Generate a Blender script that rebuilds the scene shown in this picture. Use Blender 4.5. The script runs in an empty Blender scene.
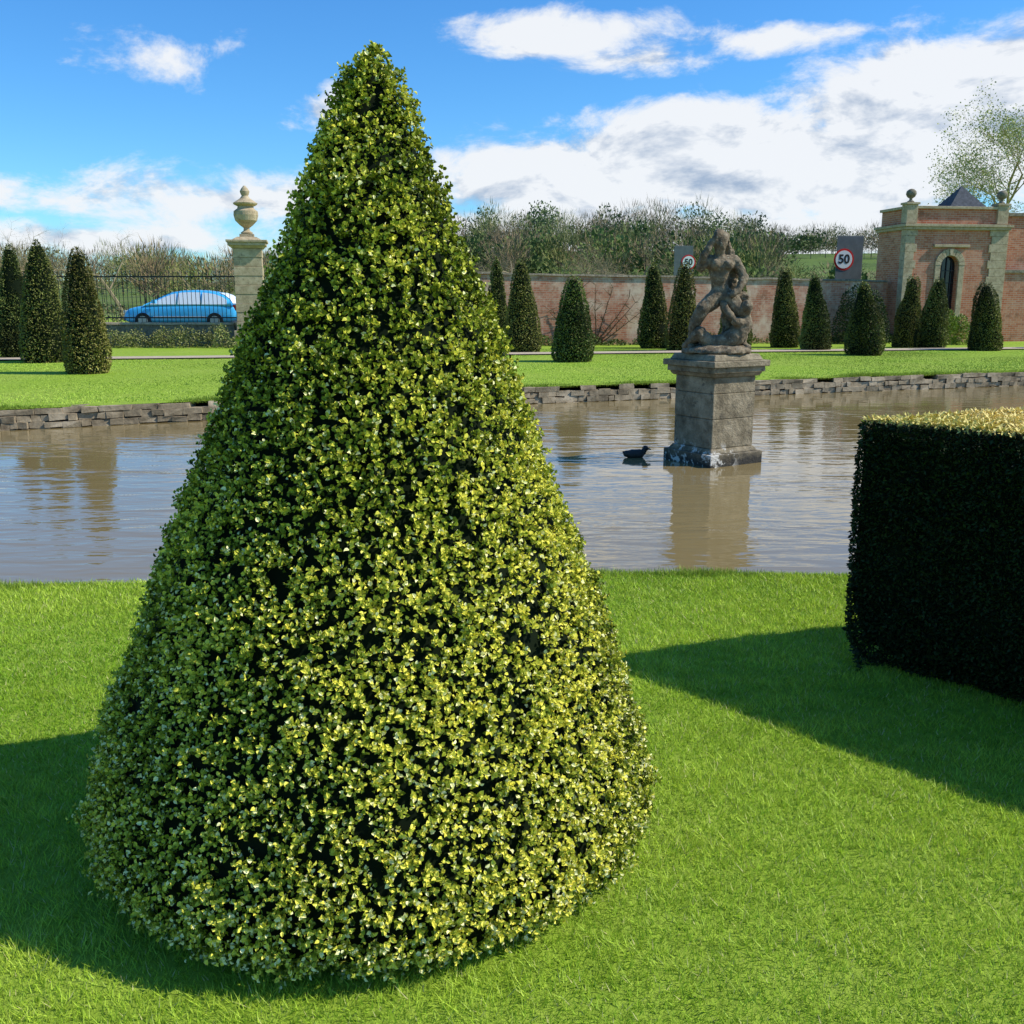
import bpy, math, random
import numpy as np
from mathutils import Vector, Matrix
random.seed(7); rng=np.random.default_rng(11)
S=bpy.context.scene
S.view_settings.view_transform='Standard'
try: S.view_settings.look='None'
except Exception: pass
S.view_settings.exposure=0; S.view_settings.gamma=1
R=math.radians
# ------------------------------------------------------------ helpers
def link(o,parent=None):
    S.collection.objects.link(o)
    if parent is not None: o.parent=parent
    return o
def empty(name,loc=(0,0,0),rotz=0):
    e=bpy.data.objects.new(name,None); e.location=loc; e.rotation_euler=(0,0,rotz); e.empty_display_size=.2
    return link(e)
def np_mesh(name,V,F,mats,parent=None,col=None,fmat=None,smooth=False,loc=None,rotz=0):
    V=np.asarray(V,dtype=np.float32).reshape(-1,3); F=np.asarray(F,dtype=np.int32)
    k=F.shape[1]; me=bpy.data.meshes.new(name)
    me.vertices.add(len(V)); me.vertices.foreach_set('co',V.ravel())
    me.loops.add(F.size); me.loops.foreach_set('vertex_index',F.ravel())
    me.polygons.add(len(F)); me.polygons.foreach_set('loop_start',np.arange(0,F.size,k,dtype=np.int32))
    try: me.polygons.foreach_set('loop_total',np.full(len(F),k,dtype=np.int32))
    except Exception: pass
    for m in (mats if isinstance(mats,(list,tuple)) else [mats]): me.materials.append(m)
    if fmat is not None: me.polygons.foreach_set('material_index',np.asarray(fmat,dtype=np.int32))
    me.update(calc_edges=True)
    me.polygons.foreach_set('use_smooth',np.full(len(F),smooth,dtype=bool))
    if col is not None:
        a=me.color_attributes.new('Col','FLOAT_COLOR','POINT')
        c=np.ones((len(V),4),dtype=np.float32); c[:,:3]=np.clip(col,0,1); a.data.foreach_set('color',c.ravel())
    o=bpy.data.objects.new(name,me); link(o,parent)
    if loc is not None: o.location=loc
    o.rotation_euler=(0,0,rotz)
    return o
class MB:
    def __init__(s): s.v=[]; s.f=[]; s.m=[]
    def add(s,vs,fs,m=0):
        b=len(s.v); s.v+= [tuple(v) for v in vs]; s.f+=[tuple(b+i for i in f) for f in fs]; s.m+=[m]*len(fs)
    def box(s,x0,x1,y0,y1,z0,z1,m=0,j=0,top=None):
        t=top or 0
        vs=[(x0,y0,z0),(x1,y0,z0),(x1,y1,z0),(x0,y1,z0),(x0+t,y0+t,z1),(x1-t,y0+t,z1),(x1-t,y1-t,z1),(x0+t,y1-t,z1)]
        if j: vs=[tuple(c+random.uniform(-j,j) for c in v) for v in vs]
        s.add(vs,[(0,3,2,1),(4,5,6,7),(0,1,5,4),(1,2,6,5),(2,3,7,6),(3,0,4,7)],m)
    def lathe(s,prof,cx=0,cy=0,n=24,m=0,sq=False):
        vs=[];fs=[]
        for r,z in prof:
            for i in range(n):
                a=2*math.pi*i/n; vs.append((cx+r*math.cos(a),cy+r*math.sin(a),z))
        for k in range(len(prof)-1):
            for i in range(n):
                j=(i+1)%n; fs.append((k*n+i,k*n+j,(k+1)*n+j,(k+1)*n+i))
        fs.append(tuple(range(n))[::-1]); fs.append(tuple((len(prof)-1)*n+i for i in range(n)))
        s.add(vs,fs,m)
    def tube(s,a,b,ra,rb,n=5,m=0):
        a=Vector(a);b=Vector(b);d=(b-a)
        if d.length<1e-6:return
        d.normalize(); u=d.orthogonal().normalized(); w=d.cross(u); vs=[]
        for p,r in((a,ra),(b,rb)):
            for i in range(n):
                t=2*math.pi*i/n; vs.append(p+u*(r*math.cos(t))+w*(r*math.sin(t)))
        fs=[(i,(i+1)%n,n+(i+1)%n,n+i) for i in range(n)]+[tuple(range(n))[::-1],tuple(range(n,2*n))]
        s.add(vs,fs,m)
    def ball(s,c,r,n=12,m=0):
        vs=[];fs=[];k=8
        for i in range(k+1):
            ph=math.pi*(i/k)*.98+.01*math.pi
            for j in range(n):
                t=2*math.pi*j/n; vs.append((c[0]+r*math.sin(ph)*math.cos(t),c[1]+r*math.sin(ph)*math.sin(t),c[2]-r*math.cos(ph)))
        for i in range(k):
            for j in range(n): fs.append((i*n+j,i*n+(j+1)%n,(i+1)*n+(j+1)%n,(i+1)*n+j))
        fs.append(tuple(range(n))[::-1]); fs.append(tuple(k*n+j for j in range(n))); s.add(vs,fs,m)
    def build(s,name,mats,parent=None,loc=None,rotz=0,smooth=False,bevel=0):
        me=bpy.data.meshes.new(name); me.from_pydata(s.v,[],s.f)
        for m in (mats if isinstance(mats,(list,tuple)) else [mats]): me.materials.append(m)
        me.polygons.foreach_set('material_index',s.m)
        if smooth: me.polygons.foreach_set('use_smooth',[True]*len(s.f))
        me.update(); o=bpy.data.objects.new(name,me); link(o,parent)
        if loc is not None:o.location=loc
        o.rotation_euler=(0,0,rotz)
        if bevel:
            b=o.modifiers.new('bev','BEVEL'); b.width=bevel; b.segments=2; b.limit_method='ANGLE'
        return o
def newmat(name):
    m=bpy.data.materials.new(name); m.use_nodes=True; nt=m.node_tree; p=nt.nodes['Principled BSDF']; return m,nt,p
def ramp(nt,fac,stops):
    r=nt.nodes.new('ShaderNodeValToRGB'); e=r.color_ramp.elements
    while len(e)<len(stops): e.new(.5)
    for i,(p,c) in enumerate(stops): e[i].position=p; e[i].color=(*c,1)
    nt.links.new(fac,r.inputs[0]); return r.outputs[0]
def noise(nt,scale,detail=6,vec=None,rough=.6,dist=0):
    n=nt.nodes.new('ShaderNodeTexNoise'); n.inputs['Scale'].default_value=scale; n.inputs['Detail'].default_value=detail
    n.inputs['Roughness'].default_value=rough; n.inputs['Distortion'].default_value=dist
    if vec is None:
        vec=nt.nodes.new('ShaderNodeTexCoord').outputs['Object']
    nt.links.new(vec,n.inputs['Vector']); return n.outputs['Fac']
def bump(nt,p,h,strength=.5,dist=.02):
    b=nt.nodes.new('ShaderNodeBump'); b.inputs['Strength'].default_value=strength; b.inputs['Distance'].default_value=dist
    nt.links.new(h,b.inputs['Height']); nt.links.new(b.outputs[0],p.inputs['Normal']); return b
def mix(nt,fac,a,b,mode='MIX'):
    m=nt.nodes.new('ShaderNodeMix'); m.data_type='RGBA'; m.blend_type=mode
    for sck,v in((m.inputs[0],fac),(m.inputs[6],a),(m.inputs[7],b)):
        if isinstance(v,(int,float)): sck.default_value=v
        elif isinstance(v,tuple): sck.default_value=(*v,1)
        else: nt.links.new(v,sck)
    return m.outputs[2]
def simple(name,col,rough=.7,metal=0,var=.0,scale=8,bmp=0,spec=.5,coat=0):
    m,nt,p=newmat(name); p.inputs['Base Color'].default_value=(*col,1); p.inputs['Roughness'].default_value=rough; p.inputs['Metallic'].default_value=metal
    p.inputs['Specular IOR Level'].default_value=spec; p.inputs['Coat Weight'].default_value=coat
    if var:
        n=noise(nt,scale,6); c=ramp(nt,n,[(.3,tuple(x*(1-var) for x in col)),(.7,tuple(min(1,x*(1+var)) for x in col))]); nt.links.new(c,p.inputs['Base Color'])
        if bmp: bump(nt,p,n,bmp,.02)
    return m
def leafmat(name,rough=.45,trans=.3,spec=.4):
    m,nt,p=newmat(name); a=nt.nodes.new('ShaderNodeAttribute'); a.attribute_name='Col'
    nt.links.new(a.outputs['Color'],p.inputs['Base Color']); p.inputs['Roughness'].default_value=rough; p.inputs['Specular IOR Level'].default_value=spec
    if trans:
        t=nt.nodes.new('ShaderNodeBsdfTranslucent'); nt.links.new(a.outputs['Color'],t.inputs['Color'])
        mx=nt.nodes.new('ShaderNodeMixShader'); mx.inputs[0].default_value=trans
        nt.links.new(p.outputs[0],mx.inputs[1]); nt.links.new(t.outputs[0],mx.inputs[2]); nt.links.new(mx.outputs[0],nt.nodes['Material Output'].inputs['Surface'])
    return m
def stone(name,c1,c2,c3,scale=6,b=.5,lichen=None):
    m,nt,p=newmat(name); n=noise(nt,scale,8,rough=.7); c=ramp(nt,n,[(.3,c1),(.5,c2),(.7,c3)])
    if lichen:
        n2=noise(nt,scale*2.3,6,rough=.75); f=ramp(nt,n2,[(.56,(0,0,0)),(.64,(1,1,1))]); c=mix(nt,f,c,lichen)
    nt.links.new(c,p.inputs['Base Color']); p.inputs['Roughness'].default_value=.9; p.inputs['Specular IOR Level'].default_value=.2
    bump(nt,p,noise(nt,scale*5,6,rough=.7),b,.02); return m
def brick(name,lime=1.0,c1=(.42,.15,.085),c2=(.56,.27,.16)):
    m,nt,p=newmat(name); tc=nt.nodes.new('ShaderNodeTexCoord'); sx=nt.nodes.new('ShaderNodeSeparateXYZ'); nt.links.new(tc.outputs['Object'],sx.inputs[0])
    ad=nt.nodes.new('ShaderNodeMath'); nt.links.new(sx.outputs[0],ad.inputs[0]); nt.links.new(sx.outputs[1],ad.inputs[1])
    cb=nt.nodes.new('ShaderNodeCombineXYZ'); nt.links.new(ad.outputs[0],cb.inputs[0]); nt.links.new(sx.outputs[2],cb.inputs[1])
    br=nt.nodes.new('ShaderNodeTexBrick'); nt.links.new(cb.outputs[0],br.inputs['Vector'])
    br.inputs['Scale'].default_value=1; br.inputs['Brick Width'].default_value=.235; br.inputs['Row Height'].default_value=.078; br.inputs['Mortar Size'].default_value=.007; br.inputs['Bias'].default_value=-.1
    br.inputs['Color1'].default_value=(*c1,1); br.inputs['Color2'].default_value=(*c2,1); br.inputs['Mortar'].default_value=(.45,.35,.26,1)
    n=noise(nt,.9,8,rough=.75); f=ramp(nt,n,[(.46,(0,0,0)),(.62,(lime,lime,lime))]); c=mix(nt,f,br.outputs['Color'],(.66,.50,.36))
    n2=noise(nt,2.7,8,rough=.75); f2=ramp(nt,n2,[(.52,(0,0,0)),(.68,(.85,.85,.85))]); c=mix(nt,f2,c,(.22,.11,.06))
    nt.links.new(c,p.inputs['Base Color']); p.inputs['Roughness'].default_value=.9; p.inputs['Specular IOR Level'].default_value=.2
    bump(nt,p,br.outputs['Fac'],-.3,.01); return m
def snoise(P,freq,n=7,seed=0):
    r=np.random.default_rng(seed); out=np.zeros(len(P))
    for i in range(n):
        k=r.normal(size=3); k/=np.linalg.norm(k); k*=freq*r.uniform(.6,1.7); out+=np.sin(P@k+r.uniform(0,6.28))
    return out/math.sqrt(n/2)/1.5
def norm(a): return a/np.maximum(np.linalg.norm(a,axis=1,keepdims=True),1e-9)
def leaves(P,N,T,L,W,fold=.25,hexa=True):
    T=norm(T); B=norm(np.cross(N,T)); N=norm(np.cross(T,B)); L=L[:,None];W=W[:,None]
    if hexa:
        up=N*W*fold*2
        v=np.stack([P,P+T*L*.3+B*W+up,P+T*L*.72+B*W*.8+up,P+T*L-N*L*.12,P+T*L*.72-B*W*.8+up,P+T*L*.3-B*W+up],1)
        b=np.arange(len(P))[:,None]*6
        f=np.concatenate([b+np.array([0,1,2,3]),b+np.array([0,3,4,5])],0)
        return v.reshape(-1,3),f,6
    v=np.stack([P,P+T*L*.5+B*W,P+T*L,P+T*L*.5-B*W],1); b=np.arange(len(P))[:,None]*4
    return v.reshape(-1,3),b+np.array([0,1,2,3]),4
# ------------------------------------------------------------ terrain functions
def near(x): x=np.clip(x,-6,6); return 5.64-.02*(x-.8)**2
def far(x): return np.interp(x,[-24,-8,.55,12.2,34],[8.6,15.3,19.45,23.6,30.5])
def sm(a,b,x): t=np.clip((x-a)/(b-a),0,1); return t*t*(3-2*t)
def gz(x,y):
    x=np.asarray(x,float);y=np.asarray(y,float); t=y-far(x); z=np.where(t>-1,-.08+.08*np.clip(t/4,0,1),0)
    z=np.where(y<=near(x)+.01,0,z)
    z=z+sm(36,38.3,y)*.45*sm(-6,-8,x)+ sm(39,43,y)*.3*sm(-8,-6,x)
    q=x/np.maximum(y,1); H=5.0+8.6*sm(-.12,.0,q)-1.2*sm(.2,.3,q)
    z=z+sm(75,260,y)*H+ sm(60,250,y)*1.0*np.sin(x*.021+1)*np.sin(y*.017)
    return z
# ------------------------------------------------------------ materials
def lawnmat(name):
    m,nt,p=newmat(name); tc=nt.nodes.new('ShaderNodeTexCoord').outputs['Object']
    n=noise(nt,.5,6,tc,.65); n2=noise(nt,7,8,tc,rough=.8); n3=noise(nt,40,5,tc,.7)
    c=ramp(nt,n2,[(.3,(.15,.25,.014)),(.5,(.26,.39,.03)),(.68,(.34,.46,.055))])
    c=mix(nt,ramp(nt,n,[(.4,(0,0,0)),(.65,(.65,.65,.65))]),c,(.33,.42,.06))
    sx=nt.nodes.new('ShaderNodeSeparateXYZ'); nt.links.new(tc,sx.inputs[0])
    def mr(o,a,b):
        r=nt.nodes.new('ShaderNodeMapRange'); r.inputs[1].default_value=a; r.inputs[2].default_value=b; nt.links.new(o,r.inputs[0]); return r.outputs[0]
    n4=noise(nt,.05,8,tc,rough=.7); hc=ramp(nt,n4,[(.35,(.05,.08,.02)),(.5,(.11,.17,.03)),(.65,(.16,.17,.07))])
    c=mix(nt,mr(sx.outputs[1],55,80),c,hc)
    nt.links.new(c,p.inputs['Base Color']); p.inputs['Roughness'].default_value=.85; p.inputs['Specular IOR Level'].default_value=.15
    bump(nt,p,n3,.7,.03); return m
M_lawn=lawnmat('lawn_turf')
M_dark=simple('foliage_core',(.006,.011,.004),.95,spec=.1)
M_leaf=leafmat('box_leaf',.48,.12,.22)
M_yew=leafmat('yew_leaf',.6,0,.2)
M_grass=leafmat('grass_blade',.5,.28,.3)
M_twig=leafmat('twig',.9,0,.1)
M_soil=simple('soil_bank',(.07,.05,.03),.95,var=.5,scale=14,bmp=.5)
M_brick=brick('old_brick')
M_brick2=brick('pavilion_brick',.25,(.44,.13,.06),(.56,.23,.12))
M_lime=stone('limestone',(.30,.22,.13),(.46,.36,.22),(.58,.47,.31),5,.5,lichen=(.24,.19,.12))
M_limeD=stone('weathered_stone',(.10,.085,.06),(.21,.18,.125),(.34,.29,.20),7,.8,lichen=(.40,.36,.25))
M_statue=stone('statue_stone',(.06,.045,.03),(.19,.145,.09),(.37,.30,.20),9,.9,lichen=(.37,.33,.23))
M_iron=simple('iron_railing',(.03,.032,.035),.5,.6)
M_slate=stone('slate',(.05,.055,.065),(.085,.09,.10),(.13,.135,.15),9,.4)
M_gravel=simple('gravel',(.46,.37,.26),.95,var=.3,scale=20,bmp=.4)
M_asph=simple('asphalt',(.055,.055,.057),.9,var=.3,scale=20,bmp=.3)
# ------------------------------------------------------------ ground sheet
xs=np.concatenate([[-2500,-900,-300,-120,-62,-60.0],np.arange(-45,45.01,.5),[60.0,62,120,300,900,2500]])
rows=[]
for yy in [-900,-200,-40,-8]: rows.append(np.full(len(xs),float(yy)))
for t in np.linspace(0,1,7): rows.append(-2*(1-t)+near(xs)*t)
ni=len(rows)-1
fr=far(xs); rows.append(fr)
for a in [.6,1.4,2.6,4.2]: rows.append(fr+a)
for yy in [35.9,36.4,37,37.6,38.4,39,40,41,42,43.5,48,60,70,80,95,110,125,145,165,185,210,235,262,300,500,1200,3000]: rows.append(np.maximum(rows[-1]+.02,yy) if yy<44 else np.full(len(xs),float(yy)))
Y=np.array(rows); X=np.tile(xs,(len(rows),1)); Z=gz(X,Y); Z[:ni+1]=0
V=np.stack([X,Y,Z],-1).reshape(-1,3); nc=len(xs); F=[]
for r in range(len(rows)-1):
    for c in range(nc-1):
        if r==ni and xs[c]>=-60 and xs[c+1]<=60: continue
        F.append((r*nc+c,r*nc+c+1,(r+1)*nc+c+1,(r+1)*nc+c))
V=V.tolist(); base=len(V); F=list(F)
idx=[c for c in range(nc) if -60<=xs[c]<=60]
for c in idx: V.append((xs[c],near(xs[c])+.03,-.12)); V.append((xs[c],near(xs[c])+.02,-.9))
for k in range(len(idx)-1):
    a=ni*nc+idx[k]; b=ni*nc+idx[k+1]
    F.append((a,base+2*k,base+2*k+2,b)); F.append((base+2*k,base+2*k+1,base+2*k+3,base+2*k+2))
ground=np_mesh('lawn_ground',V,F,[M_lawn,M_soil],smooth=True)
# water
mw,nt,p=newmat('pond_water'); p.inputs['Base Color'].default_value=(.235,.175,.075,1); p.inputs['Roughness'].default_value=.02; p.inputs['IOR'].default_value=1.36; p.inputs['Specular IOR Level'].default_value=.8
tc=nt.nodes.new('ShaderNodeTexCoord').outputs['Object']
mp=nt.nodes.new('ShaderNodeMapping'); mp.inputs['Scale'].default_value=(.5,1.5,1); mp.inputs['Rotation'].default_value=(0,0,R(-10)); nt.links.new(tc,mp.inputs[0])
n1=noise(nt,2.3,2,mp.outputs[0],.5,.5); n2=noise(nt,8,2,mp.outputs[0],.5,.4)
ad=nt.nodes.new('ShaderNodeMath'); ad.operation='MULTIPLY_ADD'; ad.inputs[1].default_value=.2; nt.links.new(n2,ad.inputs[0]); nt.links.new(n1,ad.inputs[2])
wl=noise(nt,.22,3,mp.outputs[0],.5,.5); wr=ramp(nt,wl,[(.38,(.05,.05,.05)),(.66,(.26,.26,.26))])
bb=bump(nt,p,ad.outputs[0],.3,.10); nt.links.new(wr,bb.inputs['Strength'])
np_mesh('pond_water',[(-61,-2,-.4),(61,-2,-.4),(61,34,-.4),(-61,34,-.4)],[(0,1,2,3)],mw)
# far bank dry-stone edging
mb=MB()
for row in range(4):
    x=-30.
    while x<34:
        w=random.uniform(.10,.30) if row<3 else random.uniform(.22,.5); s=(far(x+.2)-far(x-.2))/.4; zb=-.5+row*.11+random.uniform(-.008,.008); h=random.uniform(.09,.112) if row<3 else .085; g=random.uniform(.0,.012)
        if row==3 and random.random()<.05: x+=w; continue
        dd=random.uniform(-.04,.03)-row*-.015
        jz=.014 if row<3 else .008
        vs=[]
        for dz in(0,h):
            for dx,dy in((0,-.12),(w-g,-.12),(w-g,.22),(0,.22)):
                xx=x+dx+random.uniform(-.01,.01); vs.append((xx,float(far(x))+dx*s+dy+dd+random.uniform(-.018,.018),zb+dz+random.uniform(-jz,jz)))
        mb.add(vs,[(0,3,2,1),(4,5,6,7),(0,1,5,4),(1,2,6,5),(2,3,7,6),(3,0,4,7)],0)
        x+=w
mb.build('stone_pond_edging',stone('edging_stone',(.12,.09,.055),(.33,.26,.165),(.55,.45,.31),2.2,.8))
n=30000; x=rng.uniform(-14,22,n); y=far(x)+rng.uniform(-.0,.35,n); P=np.stack([x,y,np.full(n,-.11)],1); h=rng.uniform(.04,.09,n)*(1+.6*snoise(P,3,6,8)); th=rng.uniform(0,6.28,n);B=np.stack([np.cos(th),np.sin(th),0*th],1)*.010
tip=P+np.stack([rng.normal(0,.03,n),rng.normal(-.04,.03,n),h],1); V=np.stack([P-B,P+B,tip],1).reshape(-1,3); c=np.array([.27,.38,.05])*(.6+.6*rng.random(n)[:,None])
np_mesh('bank_grass',V,np.arange(3*n).reshape(-1,3),M_grass,col=np.repeat(c,3,0))
# far lawn short turf
n=200000; x=rng.uniform(-15,21,n); t=rng.random(n)**.9; y=far(x)+.3+t*13; y=np.where(y>33,rng.uniform(22,33,n),y); ok=y>far(x)+.3; x=x[ok];y=y[ok]; n=len(x)
P=np.stack([x,y,gz(x,y)-.004],1); h=rng.uniform(.010,.024,n)*(1+.4*snoise(P,1.3,6,9)); th=rng.uniform(0,6.28,n);B=np.stack([np.cos(th),np.sin(th),0*th],1)*.011
tip=P+np.stack([rng.normal(0,.015,n),rng.normal(0,.015,n),h],1); V=np.stack([P-B,P+B,tip],1).reshape(-1,3); c=np.array([.33,.46,.055])*(.75+.45*rng.random(n)[:,None])*(1+.28*snoise(P,.8,6,10))[:,None]
np_mesh('lawn_grass',V,np.arange(3*n).reshape(-1,3),M_yew,col=np.repeat(c,3,0))
pts=np.linspace(-40,40,60); Vp=[];Fp=[]
for i,xx in enumerate(pts):
    yc=29.6+.2*xx if xx>-24 else 24.8
    Vp+=[(xx,yc-.55,.035),(xx,yc+.55,.035)]
    if i: Fp.append((2*i-2,2*i,2*i+1,2*i-1))
np_mesh('gravel_path',Vp,Fp,M_gravel)
np_mesh('road',[(-80,38.5,.462),(-6,38.5,.462),(-6,44,.462),(-80,44,.462)],[(0,1,2,3)],M_asph)
# ------------------------------------------------------------ near grass
n=500000
y=1.2+(4.75)*rng.random(n)**.85; hw=.75*y+.7; x=rng.uniform(-1,1,n)*hw
k=(y<near(x)+.03); x=x[k];y=y[k]
n=len(x)
P=np.stack([x,y,np.zeros(n)-.004],1)
pn=snoise(P,1.6,7,3); pf=snoise(P,11,7,5); pg=snoise(P,31,7,6)
h=(.018+.010*rng.random(n)+.003*pf+.004*pg)*(1+.35*np.clip(pn,-1,1)*.3)
w=.0010+.00036*y
th=rng.uniform(0,6.28,n); cl=np.stack([snoise(P,34,5,61),snoise(P,34,5,62)],1); lean=(rng.normal(0,.55,(n,2))+cl*.2)*h[:,None]
B=np.stack([np.cos(th),np.sin(th),0*th],1)*w[:,None]
tip=P+np.concatenate([lean,h[:,None]],1)
V=np.stack([P-B,P+B,tip],1).reshape(-1,3); F=np.arange(3*n).reshape(-1,3)
cr=rng.random(n)[:,None]; mixv=np.clip(.55+.30*pn+.2*pf+.15*pg,0,1)[:,None]
c=np.array([.20,.37,.014])*(1-mixv)+np.array([.46,.60,.06])*mixv
c=c*(.6+.85*cr); dry=(rng.random(n)<.04)[:,None]; c=np.where(dry,np.array([.68,.62,.28]),c)
np_mesh('lawn_grass',V,F,M_grass,col=np.repeat(c,3,0))
n=30000; x=rng.uniform(-6,6,n); y=near(x)+rng.normal(0,.03,n); P=np.stack([x,y,np.full(n,-.03)],1); h=rng.uniform(.03,.06,n)*(1+.4*snoise(P,9,6,8))
th=rng.uniform(0,6.28,n);B=np.stack([np.cos(th),np.sin(th),0*th],1)*.004; tip=P+np.stack([rng.normal(0,.02,n),rng.normal(.01,.02,n),h],1)
V=np.stack([P-B,P+B,tip],1).reshape(-1,3); c=np.array([.30,.42,.05])*(.5+.8*rng.random(n)[:,None])
np_mesh('bank_grass',V,np.arange(3*n).reshape(-1,3),M_grass,col=np.repeat(c,3,0))
# ------------------------------------------------------------ main topiary
HP=np.array([0,.04,.10,.22,.39,.71,1.02,1.32,1.6,1.87,2.05,2.16,2.235,2.275]); RP=np.array([.765,.825,.855,.852,.803,.685,.562,.443,.328,.222,.150,.105,.065,.02])
hh=np.linspace(0,2.275,300); rr=np.interp(hh,HP,RP); kk=np.ones(9)/9; rs=np.convolve(np.pad(rr,4,mode='edge'),kk,'valid'); rr=rs*.7+rr*.3
CX,CY=-.425,2.85
cone=empty('cone_topiary',(CX,CY,0))
vs=[];fs=[];nn=48
hs=np.linspace(0.0,2.22,40)
for i,hv in enumerate(hs):
    r=max(.01,float(np.interp(hv,hh,rr))-.05)
    for j in range(nn): a=2*math.pi*j/nn; vs.append((r*math.cos(a)+.02*hv,r*math.sin(a),hv))
for i in range(len(hs)-1):
    for j in range(nn): fs.append((i*nn+j,i*nn+(j+1)%nn,(i+1)*nn+(j+1)%nn,(i+1)*nn+j))
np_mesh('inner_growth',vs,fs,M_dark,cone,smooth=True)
ns=27000
cdf=np.cumsum(rr+.02); cdf/=cdf[-1]; h=np.interp(rng.random(ns),cdf,hh); ph=rng.uniform(0,2*math.pi,ns)
r=np.interp(h,hh,rr); dr=np.interp(h,hh,np.gradient(rr,hh)); dr=np.clip(dr,-4,4)
N=norm(np.stack([np.cos(ph),np.sin(ph),-dr],1))
Psf=np.stack([r*np.cos(ph)+.02*h,r*np.sin(ph),h],1)
lump=.008*snoise(Psf,11,8,21)+.009*snoise(Psf,50,8,22)
Psf=Psf+N*(lump-.034+.010*rng.normal(size=ns))[:,None]
A=norm(N+np.array([0,0,.3])+rng.normal(0,.42,(ns,3)))
K=6; slen=rng.uniform(.014,.030,ns); tone=rng.random(ns)
Pl=[];Tl=[];Nl=[];Ll=[];Wl=[];Cl=[]
U=norm(np.cross(A,rng.normal(size=(ns,3)))); Wv=np.cross(A,U)
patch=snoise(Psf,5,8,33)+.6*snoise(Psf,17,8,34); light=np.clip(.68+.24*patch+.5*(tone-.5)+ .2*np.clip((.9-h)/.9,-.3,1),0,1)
for k in range(K):
    f=(k//2+.3)/(K/2); ang=(k%2)*math.pi+(k//2)*math.pi/2+rng.normal(0,.4,ns)
    out=U*np.cos(ang)[:,None]+Wv*np.sin(ang)[:,None]
    spread=1.1-.5*f
    T=norm(A*(.35+.5*f)+out*spread+rng.normal(0,.25,(ns,3)))
    Pk=Psf+A*(slen*f)[:,None]+rng.normal(0,.003,(ns,3))
    Nk=norm(A-T*np.sum(A*T,1)[:,None]+rng.normal(0,.3,(ns,3)))
    L=rng.uniform(.009,.0165,ns)*(1.05-.15*f); W=L*rng.uniform(.31,.42,ns)
    dk=np.array([.03,.055,.006]); md=np.array([.34,.39,.03]); br=np.array([.90,.82,.12]); pale=np.array([.97,.92,.46])  # young tips paler; lit outer leaves and shaded gaps also painted into colour
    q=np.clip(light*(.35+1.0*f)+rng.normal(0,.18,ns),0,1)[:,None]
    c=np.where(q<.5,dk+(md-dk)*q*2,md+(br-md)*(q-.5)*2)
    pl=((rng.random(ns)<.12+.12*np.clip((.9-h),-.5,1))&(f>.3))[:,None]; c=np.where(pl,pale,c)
    Pl.append(Pk);Tl.append(T);Nl.append(Nk);Ll.append(L);Wl.append(W);Cl.append(c)
P=np.concatenate(Pl);T=np.concatenate(Tl);N_=np.concatenate(Nl);L=np.concatenate(Ll);W=np.concatenate(Wl);C=np.concatenate(Cl)
ok=P[:,2]>.0; P,T,N_,L,W,C=P[ok],T[ok],N_[ok],L[ok],W[ok],C[ok]
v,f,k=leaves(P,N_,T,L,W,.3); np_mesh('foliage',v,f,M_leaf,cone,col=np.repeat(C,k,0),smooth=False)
# ------------------------------------------------------------ clipped hedge
poly=[(1.475,4.18),(3.4,2.09),(5.2,2.5),(5.2,5.0),(3.0,4.7)]
HH=1.115
hedge=empty('clipped_hedge',(0,0,0))
def offs(poly,d):
    out=[]; n=len(poly)
    for i in range(n):
        a=Vector(poly[i-1]);b=Vector(poly[i]);e=Vector(poly[(i+1)%n]); d1=(b-a).normalized();d2=(e-b).normalized()
        n1=Vector((d1.y,-d1.x));n2=Vector((d2.y,-d2.x)); bi=(n1+n2).normalized(); s=d/max(.4,bi.dot(n1)); out.append((b.x+bi.x*s,b.y+bi.y*s))
    return out
area=sum(poly[i-1][0]*poly[i][1]-poly[i][0]*poly[i-1][1] for i in range(len(poly)))
if area<0: poly=poly[::-1]
mb=MB(); n=len(poly)
lv=[(0.02,-.14),(.12,-.04),(.3,0),(HH-.07,0),(HH-.035,-.03)]
vs=[]
for z,o in lv:
    for q in offs(poly,-.018+o): vs.append((q[0],q[1],z))
fs=[(i*n+j,i*n+(j+1)%n,(i+1)*n+(j+1)%n,(i+1)*n+j) for i in range(len(lv)-1) for j in range(n)]+[tuple((len(lv)-1)*n+j for j in range(n))]
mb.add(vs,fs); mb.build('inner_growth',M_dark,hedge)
Ps=[];Ns=[]
for i in range(n):
    a=np.array(poly[i]);b=np.array(poly[(i+1)%n]); L_=np.linalg.norm(b-a); d=(b-a)/L_; nrm=np.array([d[1],-d[0]])
    m=int(L_*HH*(22000 if min(a[0],b[0])<2 else 5000)); s=rng.random(m)*L_; z=rng.random(m)*HH
    under=-.13*np.clip(1-z/.22,0,1)**1.5; edge=-.03*np.clip((z-(HH-.05))/.05,0,1)**2
    rc=np.minimum(s,L_-s); corner=-.03*np.clip(1-rc/.06,0,1)**2
    q=a+np.outer(s,d)+np.outer(under+edge+corner,nrm)
    Ps.append(np.column_stack([q,z])); Ns.append(np.tile([nrm[0],nrm[1],.1],(m,1)))
pa=np.array(poly); m=170000; q=np.column_stack([rng.uniform(1.35,5.2,m),rng.uniform(2,5,m)])
ins=np.ones(m,bool)
for i in range(n):
    a=pa[i];b=pa[(i+1)%n]; d=(b-a)/np.linalg.norm(b-a); ins&=((q-a)@np.array([d[1],-d[0]])<-.01)
q=q[ins]; Ps.append(np.column_stack([q,np.full(len(q),HH-.01)])); Ns.append(np.tile([0,0,1.],(len(q),1)))
top0=sum(len(a) for a in Ps[:-1])
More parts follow.
